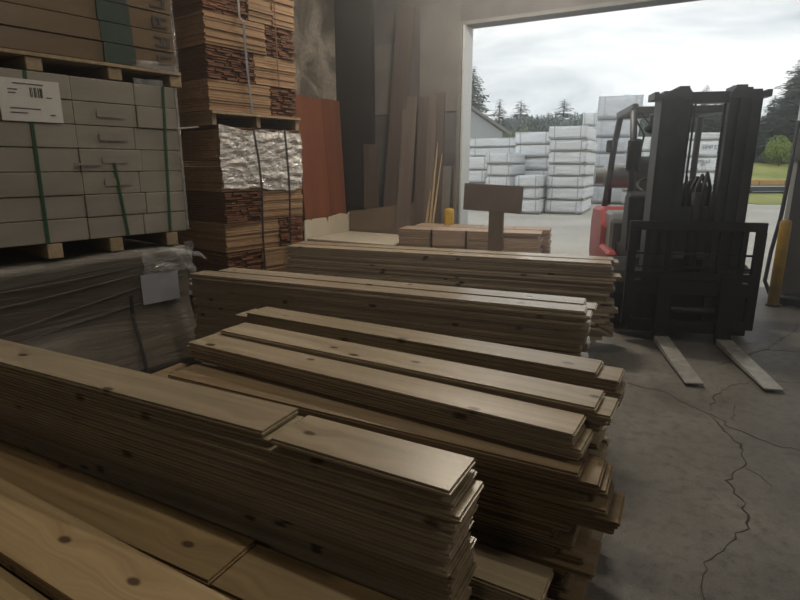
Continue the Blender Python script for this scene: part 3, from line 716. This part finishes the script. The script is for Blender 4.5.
MB().box(.44, .54, .62, 1.30, .44, .62).build('side_panel', M['red_paint'], F, bevel=.03)
MB().prism([(1.0, 1.0), (1.45, 1.0), (1.48, 1.12), (1.0, 1.12)], -.25, .25, 'x').build('seat', M['seat'], F, bevel=.03)
MB().prism([(1.38, 1.1), (1.50, 1.1), (1.60, 1.60), (1.54, 1.62), (1.46, 1.55)], -.24, .24, 'x').build('seat_back', M['seat'], F, bevel=.03)
sw_ = MB().tube([(.17 * cos(2 * pi * i / 24), .17 * sin(2 * pi * i / 24) * .9, .17 * .45 * sin(2 * pi * i / 24)) for i in range(24)], .014, 8, True)
for a_ in (90, 210, 330): sw_.tube([(0, 0, 0), (.16 * cos(R(a_)), .144 * sin(R(a_)), .07 * sin(R(a_)))], .009, 6)
o = sw_.build('steering_wheel', M['seat'], F, smooth=True, loc=(-.12, .66, 1.30)); MB().tube([(0, -.16, -.28), (0, 0, 0)], .03, 8).build('column', SB, o)
for k in range(4): MB().tube([(.14 + k * .05, .50, 1.20), (.14 + k * .05, .56, 1.40)], [.008, .012], 6).build('lever', SB, F)
# overhead guard
og = MB().box(-.43, .49, .60, .66, 2.0, 2.07).build('overhead_guard', SD, F, bevel=.01)
for s in (-1, 1):
    MB().tube([(s * .40 + .02, .40, .74), (s * .40 + .02, .55, 1.6), (s * .42 + .02, .63, 2.05)], .034, 8).build('front_leg', SD, og, smooth=True)
    MB().tube([(s * .49 + .06, 1.86, .93), (s * .45 + .06, 1.72, 1.75), (s * .43 + .06, 1.62, 2.03), (s * .42 + .06, 1.50, 2.09)], .036, 8).build('rear_leg', SD, og, smooth=True)
    MB().box(s * .43 + .01, s * .43 + .07, .62, 1.58, 2.03, 2.10).build('side_rail', SD, og, bevel=.01)
for k in range(8): MB().box(-.42, .42, .74 + k * .10, .765 + k * .10, 2.04, 2.08).build('guard_bar', SD, og)
MB().box(-.38, .46, 1.54, 1.60, 2.03, 2.10).build('rear_bar', SD, og)
# gas bottle across the tail
Mx = Matrix.Translation((-.04, 1.95, 1.38)) @ Matrix.Rotation(R(90), 4, 'Y')
gt = MB().lathe([(0, -.45), (.08, -.44), (.13, -.40), (.152, -.33), (.152, .33), (.13, .40), (.08, .44), (0, .45)], 24, Mx).build('gas_tank', M['tank'], F, smooth=True)
MB().lathe([(.09, -.52), (.10, -.52), (.10, -.41), (.09, -.41)], 20, Mx).build('collar', M['tank'], gt)
for s in (-.38, .12): MB().box(s - .02, s + .02, 1.82, 2.08, 1.03, 1.24).build('cradle', SB, gt)
# lamps, mirror on the guard
lp = MB().box(-.44, -.31, .50, .58, 1.44, 1.76).build('lamp_box', SB, F, bevel=.02)
MB().box(-.26, -.02, .52, .62, 1.82, 2.0).build('lamp_box', SB, F, bevel=.02)
o = MB().lathe([(0, -.01), (.055, -.01), (.07, 0), (.055, .01), (0, .012)], 20, Matrix.Translation((-.23, .50, 1.85)) @ Matrix.Rotation(R(80), 4, 'X') @ Matrix.Diagonal((1.2, .7, 1, 1))).build('mirror', M['glass_dark'], F, smooth=True)
MB().tube([(-.34, .56, 2.0), (-.25, .51, 1.88)], .008, 6).build('mirror_arm', SB, F)
MB().box(-.48, -.38, 1.70, 1.76, 1.66, 1.80).build('tail_lamp', SB, F, bevel=.015)
MB().tube([(-.38, .60, 1.95), (-.29, .58, 1.80), (-.32, .56, 1.62)], .010, 6).build('wire', SB, F, smooth=True)
# mast
mast = MB().box(-.26, .26, -.27, -.20, 1.02, 1.16).build('mast', SD, F)
MB().box(-.26, .26, -.27, -.20, .20, .34).build('cross_member', SD, mast)
for s in (-1, 1):
    b_ = MB()
    for (xa, xb, ya, yb) in ((.345, .37, -.40, -.14), (.295, .37, -.40, -.375), (.295, .37, -.165, -.14)): b_.box(min(s * xa, s * xb), max(s * xa, s * xb), ya, yb, .07, 2.04)
    b_.build('outer_rail', SD, mast)
    b_ = MB()
    for (xa, xb, ya, yb) in ((.245, .27, -.385, -.155), (.215, .294, -.385, -.36), (.215, .294, -.18, -.155)): b_.box(min(s * xa, s * xb), max(s * xa, s * xb), ya, yb, .09, 2.05)
    b_.build('middle_rail', SD, mast)
    b_ = MB()
    for (xa, xb, ya, yb) in ((.18, .214, -.37, -.17), (.145, .214, -.37, -.345)): b_.box(min(s * xa, s * xb), max(s * xa, s * xb), ya, yb, .11, 2.05)
    b_.build('inner_rail', SD, mast)
    MB().lathe([(.032, .15), (.032, 1.95), (.02, 1.96), (.02, 2.05)], 14, Matrix.Translation((s * .30, -.10, 0))).build('lift_cylinder', SB, mast, smooth=True)
    # stepped head plates
    c_ = MB()
    for xa, xb, za, zb in ((.14, .43, 2.03, 2.07), (.15, .36, 2.07, 2.09), (.16, .29, 2.09, 2.105), (.17, .25, 2.105, 2.125), (.395, .43, 2.07, 2.085)): c_.box(min(s * xa, s * xb), max(s * xa, s * xb), -.40, -.15, za, zb)
    c_.build('head_plate', SD, mast)
MB().box(-.17, .17, -.34, -.22, 2.0, 2.085).build('head_bar', SD, mast)
ch = MB()
for k in range(52): ch.box(.125, .148, -.30, -.285, .55 + k * .029, .573 + k * .029)
for k in range(52): ch.box(.130, .143, -.297, -.288, .565 + k * .029, .589 + k * .029)
ch.build('lift_chain', M['chain'], mast, kind='stuff')
for k in range(3): MB().tube([(-.14 + .028 * k, -.28, 2.0), (-.145 + .028 * k, -.28, 1.4), (-.15 + .03 * k, -.24, 1.0)], .0085, 6).build('hose', SB, mast, smooth=True)
MB().tube([(.03, -.24, .30), (.03, -.24, 1.28)], .05, 12).build('lift_cylinder', SB, mast, smooth=True)
for k in range(5):
    MB().tube([(-.12 + .05 * k, -.25, 1.02), (-.13 + .05 * k, -.20, 1.28 + .03 * (k % 2)), (-.04 + .04 * k, -.12, 1.36 + .02 * k), (.06 + .03 * k, -.05, 1.30), (.10 + .02 * k, 0, 1.05)], .016, 7).build('hose', SB, mast, smooth=True)
MB().box(-.04, .14, -.14, .02, 1.0, 1.34).build('valve_block', SB, mast, bevel=.02)
# carriage, backrest, forks (side-shifted)
cx = -.005
ca = MB().box(cx - .475, cx + .475, -.475, -.42, .42, .54).box(cx - .475, cx + .475, -.475, -.42, .09, .20).build('carriage', SB, F, bevel=.006)
for s in (-.40, -.16, .16, .40): MB().box(cx + s - .035, cx + s + .035, -.46, -.41, .20, .42).build('stay', SB, ca)
MB().box(cx - .22, cx + .22, -.415, -.30, .10, .56).build('shift_plate', SB, ca)
MB().tube([(cx - .2, -.49, .30), (cx + .2, -.49, .30)], .028, 10).build('shift_cylinder', M['chain'], ca, smooth=True)
lb_ = MB().box(cx - .525, cx + .525, -.475, -.43, .975, 1.05).build('load_backrest', SB, F, bevel=.006)
for s in (-1, 1):
    MB().box(cx + s * .49 - .035, cx + s * .49 + .035, -.475, -.43, .14, .975).build('post', SB, lb_)
    MB().box(cx + s * .375 - .02, cx + s * .375 + .02, -.47, -.435, .54, .975).build('post', SB, lb_)
    MB().box(cx + s * .20 - .015, cx + s * .20 + .015, -.47, -.435, .54, .975).build('post', SB, lb_)
for z_ in (.66, .775): MB().box(cx - .455, cx + .455, -.465, -.44, z_ - .008, z_ + .008).build('rail', SB, lb_)
MB().box(cx - .455, cx + .455, -.475, -.43, .56, .62).build('rail', SB, lb_)
for fx in (-.21, .285):
    fk = MB().prism([(-.56, .075), (-1.54, .036), (-1.54, .022), (-.56, .022)], fx - .06, fx + .06, 'x').build('fork', M['steel_worn'], F, bevel=.003)
    MB().prism([(-.475, .56), (-.515, .56), (-.525, .09), (-.559, .075), (-.559, .022), (-.50, .022), (-.475, .05)], fx - .058, fx + .058, 'x').build('fork_shank', SB, fk, label='black fork shank')
    MB().box(fx - .05, fx + .05, -.50, -.42, .545, .60).build('fork_hook', SB, fk)

# ------------------------------------------------------------------ the yard outside
_um = {}
def unit_proto(mat, var):
    r = empty('lumber_unit', (0, 0, 0))
    m = wrap_box(0, 1, 0, 1, 0, 1, 8, 8, 6, .012, 3.0, var)
    link('wrap', m, M[mat], r)
    return r
def yard(name, x, y, rot, w, dep, zs, mat='white_wrap', text=None, look='white wrapped', where='', ncol=1):
    n = len(zs) - 1; a = R(rot)
    for i in range(n):
        h = zs[i + 1] - zs[i]; g = .042
        v = random.randint(0, 3)
        key = (mat, v)
        if key not in _um: _um[key] = wrap_box(0, 1, 0, 1, 0, 1, 9, 9, 6, .014, 3.0, v)
        jx, jy = random.uniform(-.04, .04), random.uniform(-.04, .04)
        pos = 'lowest unit' if i == 0 else 'topmost unit' if i == n - 1 else f"{ORD[i].replace('second', 'second')} unit from the ground"
        r = empty('lumber_unit', (x + cos(a) * jx - sin(a) * jy, y + sin(a) * jx + cos(a) * jy, zs[i] - .02), a + random.uniform(-.015, .015), label=f"{look} lumber, {pos}, {where}", cat='lumber unit', group='wrapped lumber units in the yard')
        wme = _um[key]
        o = link('wrap', wme, M[mat], r, loc=(0, 0, g)); o.scale = (w, dep, h - g - .004)
        for s in (.08, .5, .92):
            b = bpy.data.objects.new('bearer', BEAR); COL.objects.link(b); b.parent = r; b.location = (0, s * dep - .045, 0); b.scale = (w, 1, 1)
        for fx in (.16, .84):
            b = bpy.data.objects.new('strap', BAND); COL.objects.link(b); b.parent = r; b.location = (fx * w, 0, g); b.scale = (1, 1, h - g)
        if text and i in text:
            for k, (tx, sz, dx, dz) in enumerate(text[i]):
                c = bpy.data.curves.new('printed_text', 'FONT'); c.body = tx; c.size = sz; c.extrude = .002; c.materials.append(M['sky_unit_ink'])
                tmp = bpy.data.objects.new('tmp_text', c); COL.objects.link(tmp)
                me = bpy.data.meshes.new_from_object(tmp.evaluated_get(bpy.context.evaluated_depsgraph_get())); bpy.data.objects.remove(tmp)
                to = bpy.data.objects.new('printed_text', me); COL.objects.link(to); to.parent = r; to.location = (dx * w, -.03, g + dz * (h - g)); to.rotation_euler = (R(90), 0, 0)
bm_ = MB().box(.02, .98, 0, .09, 0, .043); BAND = MB().box(-.012, .012, -.022, -.012, .02, .98).mesh('strap'); BAND.materials.append(M['strap_grey']); BEAR = bm_.mesh('bearer'); BEAR.materials.append(M['yard_bearer'])
yard('A', -4.71, 18.18, 3.5, 1.17, 2.4, [0.0, .44, .83, 1.19, 1.56, 1.96, 2.32, 2.74], where='seven-high stack across the yard')
yard('B', -5.55, 17.61, 3.5, .79, 2.4, [0, .47, .84, 1.23], where='low three-high stack beside the seven-high one')
yard('C', -6.46, 20.25, 3.5, 1.34, 2.4, [0, .45, .91, 1.36, 1.81, 2.26, 2.71], where='six-high stack behind the low one')
yard('D', -9.30, 22.53, 3.5, 2.16, 2.4, [0, .38, .75, 1.13, 1.5, 1.88, 2.26, 2.65], where='broad stack by the grey shed')
yard('E', -6.86, 18.38, 3.5, .90, 2.4, [0, .39, .78, 1.17, 1.57, 1.96], where='five-high stack before the broad one')
yard('F', -8.24, 19.57, 3.5, .96, 2.4, [0, .45, .89, 1.36, 1.86], where='four-high stack beside the door jamb')
yard('G', -4.35, 23.88, 9, 1.65, 2.4, [0, .71, 1.42, 2.0, 2.61, 3.29, 4.19], mat='grey_wrap', look='pale grey wrapped', where='tallest stack')
yard('H', -5.69, 27.67, 9, .63, 2.4, [0, .55, 1.11, 1.66, 2.22, 2.77, 3.32, 3.91], look='far white wrapped', where='slim stack behind the six-high one')
yard('I', -2.68, 23.17, 29.1, 1.53, 2.4, [0, .54, 1.07, 1.61, 2.04, 2.6], text={4: [('SMS', .16, .34, .5), ('20 - A1', .14, .34, .2)], 3: [('STK', .14, .5, .3)]}, where='printed stack seen through the forklift cab')
yard('J', -1.34, 24.91, 29.1, 2.30, 2.4, [0, .68, 1.27, 1.85, 2.5, 2.8], text={3: [('SIMP ST', .21, .42, .45), ('CO', .17, .68, .15)], 2: [('MILLS', .2, .35, .6), ('SM', .16, .4, .35), ('8   1 1', .16, .33, .08)]}, where='printed stack seen through the mast')

# grey shed with pitched roof
t = empty('shed', (-14.0, 36.2, 0), R(29.1), label='grey shed with a pitched roof beside the door jamb across the yard', cat='building')
MB().prism([(-7.0, 0), (1.5, 0), (1.5, 3.7), (-2.4, 6.2), (-7.0, 3.7)], 0, 9, 'y').build('wall', M['grey_siding'], t)
for pts in ([(1.9, 3.55), (1.9, 3.72), (-2.4, 6.45), (-2.4, 6.25)], [(-7.3, 3.55), (-2.4, 6.25), (-2.4, 6.45), (-7.3, 3.72)]):
    MB().prism(pts, -.4, 9.3, 'y').build('roof_slab', M['roof_grey'], t)
# white cottage roof far right
t = empty('far_house', (4.6, 62.0, 1.1), R(29.1), label='small white house behind the bright bush beyond the grass', cat='building')
MB().box(-.6, 4.5, 0, 4, 0, 2.0).build('wall', M['white_siding'], t)
MB().prism([(-.9, 1.95), (4.8, 1.95), (4.6, 2.75), (-.2, 2.6)], -.3, 4.3, 'y').build('roof', M['white_siding'], t)
# grass bank beyond the yard
def bank():
    vs = []; fs = []; nx, ny = 40, 48
    for i in range(nx + 1):
        for j in range(ny + 1):
            x = -160 + 320 * i / nx; v = j / ny; y = 36.0 + 120 * v
            # local frame turned toward the view
            X = x * cos(R(29.1)) - y * sin(R(29.1)); Y = x * sin(R(29.1)) + y * cos(R(29.1))
            z = -.019 + 1.85 * min(1, (y - 36) / 14) + .7 * max(0, v - .15) + .2 * mnoise.noise(Vector((x * .05, y * .05, 0))) * min(1, v * 8)
            vs.append((X, Y, z))
    for i in range(nx):
        for j in range(ny): q = i * (ny + 1) + j; fs.append((q, q + ny + 1, q + ny + 2, q + 1))
    return MB().add(vs, fs)
o = bank().build('grass_field', M['grass'], smooth=True, kind='stuff', cat='grass', label='mown green grass rising beyond the yard')
gs = MB().box(14.5, 40, 22.5, 31.2, -.019, .012).build('grass_verge', M['grass'], rot=(0, 0, R(29.1)), kind='stuff', cat='grass', label='strip of short grass in front of the flatbed trailer')
# flatbed trailer with straw coloured lumber
t = empty('trailer', (.6, 36.6, 0), R(29.1), label='dark flatbed trailer with straw coloured lumber parked before the grass', cat='trailer')
MB().box(-1, 6.5, 0, 2.2, .10, .44).build('bed', M['steel_dark'], t)
MB().box(-1, 6.5, -.04, -.001, .36, .42).build('side_rail', M['jamb'], t)
for k in range(5): MB().box(-.9 + k * 1.46, .5 + k * 1.46, .1, 2.1, .445, .72).build('lumber_pack', M['straw'], t)
for xx in (.6, 1.5, 4.5, 5.4):
    Mx = Matrix.Translation((xx, .18, .24)) @ Matrix.Rotation(R(90), 4, 'X')
    MB().lathe([(0, -.1), (.22, -.11), (.24, -.08), (.24, .08), (.22, .11), (0, .1)], 20, Mx).build('wheel', M['rubber'], t)

# ------------------------------------------------------------------ trees
def conifer_mesh(h, r, seed, dens=1.0, fine=1.0):
    rs = random.Random(seed); vs = []; fs = []
    z = h * .10; nl = int(40 * dens)
    for i in range(nl):
        f = i / nl; z = h * (.08 + .92 * f); rr = r * (1 - f) ** .75 * rs.uniform(.8, 1.12) + .10
        nb = max(6, int((17 - 9 * f) * dens))
        for k in range(nb):
            a = rs.uniform(0, 2 * pi); L = rr * rs.uniform(.6, 1.15); d = Vector((cos(a), sin(a), 0)); sd = Vector((-sin(a), cos(a), 0))
            droop = rs.uniform(.05, .4)
            # a bough: main blade and side sprays
            nseg = 4
            for s in range(nseg):
                u0, u1 = s / nseg, (s + 1) / nseg
                p0 = d * L * u0 + Vector((0, 0, z - droop * L * u0 * u0)); p1 = d * L * u1 + Vector((0, 0, z - droop * L * u1 * u1 + .06 * L * (s == nseg - 1)))
                for sg in (-1, 1):
                    w = L * .42 * (1 - .55 * u0) * rs.uniform(.6, 1.2)
                    tip = p1 + sd * sg * w + d * w * .4 + Vector((0, 0, -.15 * w + rs.uniform(-.06, .06) * L))
                    b = len(vs); vs += [tuple(p0), tuple(p1), tuple(tip)]; fs.append((b, b + 1, b + 2))
    return MB().add(vs, fs).mesh('foliage')
def trunk_mesh(h, r): return MB().tube([(0, 0, 0), (0, 0, h * .5), (0, 0, h * .97)], [r, r * .6, r * .08], 7).mesh('trunk')
CON = [(conifer_mesh(10, 2.3 + .3 * i, 100 + i, 1.25), trunk_mesh(10, .22)) for i in range(4)]
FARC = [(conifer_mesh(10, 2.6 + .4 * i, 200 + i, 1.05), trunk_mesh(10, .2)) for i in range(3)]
def tree(x, y, z, h, lab, meshes=CON, mat='fir', wide=1.0, group=None):
    i = random.randrange(len(meshes)); fo, tr = meshes[i]
    t = empty('conifer', (x, y, z), random.uniform(0, 6.28), label=lab, cat='tree', group=group); k = h / 10; t.scale = (k * wide, k * wide, k)
    if not fo.materials: fo.materials.append(M[mat])
    if not tr.materials: tr.materials.append(M['bark'])
    link('foliage', fo, None, t); link('trunk', tr, None, t)
VA = R(29.1)
fh = Vector((-sin(VA), cos(VA))); rh = Vector((cos(VA), sin(VA)))
def W2(u, d): p = fh * d + rh * u; return p.x, p.y       # yard frame: u across, d away
def at(px, d): return W2((px - 400) / 565 * d, d)
# by the shed
x, y = at(471, 52); tree(x, y, 0, 10.2, 'tall spruce rising behind the grey shed beside the jamb', wide=.9)
x, y = at(497, 57); tree(x, y, 0, 8.0, 'shorter loose spruce behind the grey shed roof', wide=1.3)
k = 0
names = 'first second third fourth fifth sixth seventh eighth ninth tenth eleventh twelfth thirteenth fourteenth fifteenth sixteenth seventeenth eighteenth nineteenth twentieth'.split() + ['twenty-' + w for w in 'first second third fourth fifth sixth seventh eighth ninth'.split()] + ['thirtieth'] + ['thirty-' + w for w in 'first second third fourth fifth'.split()]
for i in range(30):
    px = 500 + i * 6.6 + random.uniform(-2, 2); d = random.uniform(92, 118)
    hh = (1.5 + (166 - (121 - 8 * (i / 30) + random.uniform(-3, 4))) * d / 575)
    if i in (3, 9, 18): hh += 2.8
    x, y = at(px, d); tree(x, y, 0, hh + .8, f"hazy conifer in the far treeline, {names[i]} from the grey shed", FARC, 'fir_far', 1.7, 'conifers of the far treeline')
for i, (px, top, d) in enumerate(((682, 96, 62), (697, 88, 60), (708, 100, 65), (722, 87, 60), (736, 96, 64))):
    x, y = at(px, d); tree(x, y, 1.0, (166 - top) * d / 575 + .6, f"dark conifer seen through the forklift mast, {names[i]} from the gas tank side", CON, 'fir', 1.0, 'conifers behind the mast')
for i, (px, top, d) in enumerate(((752, 118, 57), (764, 98, 54), (776, 84, 57), (786, 62, 52), (800, 52, 53), (815, 45, 52), (840, 60, 57), (768, 118, 50))):
    x, y = at(px, d); tree(x, y, 1.2, (166 - top) * d / 575 + .4, f"tall conifer behind the door jamb beyond the grass, {names[i]} from the mast", CON, 'fir', 1.25, 'conifers beyond the grass')
def leafy_mesh(seed, n=1500):
    rs = random.Random(seed); vs = []; fs = []
    blobs = [(Vector((rs.uniform(-.5, .5), rs.uniform(-.5, .5), rs.uniform(.25, .8))), rs.uniform(.25, .42)) for _ in range(9)]
    for _ in range(n):
        c, r = rs.choice(blobs); d = Vector((rs.gauss(0, 1), rs.gauss(0, 1), rs.gauss(0, 1))).normalized(); p = c + d * r * rs.uniform(.75, 1.05)
        if p.z < .02: continue
        s = rs.uniform(.03, .06); a = Vector((rs.gauss(0, 1), rs.gauss(0, 1), rs.gauss(0, 1))).normalized(); b = a.orthogonal().normalized(); q = len(vs)
        vs += [tuple(p - a * s), tuple(p + b * s * .7), tuple(p + a * s), tuple(p - b * s * .7)]; fs.append((q, q + 1, q + 2, q + 3))
    return MB().add(vs, fs).mesh('foliage')
LEAF = [leafy_mesh(i) for i in range(3)]
STEM = MB().tube([(0, 0, 0), (.02, 0, .3), (0, .02, .6)], [.04, .03, .01], 6).mesh('trunk'); STEM.materials.append(M['bark'])
FLEAF = [leafy_mesh(20 + i, 2200) for i in range(3)]
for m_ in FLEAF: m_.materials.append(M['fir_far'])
def bush(px, d, z, w, h, lab, mat, i):
    x, y = at(px, d); t = empty('leafy_bush', (x, y, z), random.uniform(0, 6), label=lab, cat='bush'); t.scale = (w / 1.6, w / 1.6, h)
    me = LEAF[i].copy(); me.materials.append(M[mat]); link('foliage', me, None, t); link('trunk', STEM, None, t)
bush(778, 47, 1.45, 2.8, 2.3, 'bright green rounded bush beside the door jamb beyond the trailer', 'bush', 0)
bush(765, 49, 1.6, 2.0, 1.5, 'small bright bush beside the mast beyond the grass', 'bush', 1)
bush(495, 45, 0, 3.4, 4.6, 'olive leafy bush against the end of the grey shed', 'decid', 2)
bush(509, 49, 0, 3.8, 4.4, 'olive leafy bush one step past the grey shed', 'decid', 1)

for i in range(26):
    px = 502 + i * 8.4 + random.uniform(-2, 2); d = random.uniform(80, 90)
    hh = 1.5 + (166 - (120 - 7 * (i / 26) + random.uniform(-3, 4))) * d / 575
    x, y = at(px, d); t = empty('broadleaf_tree', (x, y, 0), random.uniform(0, 6), label=f"hazy rounded tree in the far treeline, {names[i]} from the grey shed", cat='tree', group='rounded trees of the far treeline'); t.scale = (4.2, 4.2, hh / 1.12)
    me = FLEAF[i % 3]; link('foliage', me, None, t); link('trunk', STEM, None, t)
# ------------------------------------------------------------------ added haze volume imitating veiling lens glare by the door
hz = bpy.data.materials.new('glare_haze'); hz.use_nodes = True; hn = hz.node_tree; hn.nodes.clear()
ho = hn.nodes.new('ShaderNodeOutputMaterial'); hv = hn.nodes.new('ShaderNodeVolumeScatter')
hv.inputs['Color'].default_value = (.95, .97, 1, 1); hv.inputs['Density'].default_value = .036; hv.inputs['Anisotropy'].default_value = .87
hn.links.new(hv.outputs[0], ho.inputs['Volume'])
hzo = MB().box(XL + .02, XR - .02, -6.98, YD - .11, .003, 4.5).build('glare_veil', hz, kind='stuff', cat='haze', label='thin added haze imitating lens glare in the warehouse by the open door')
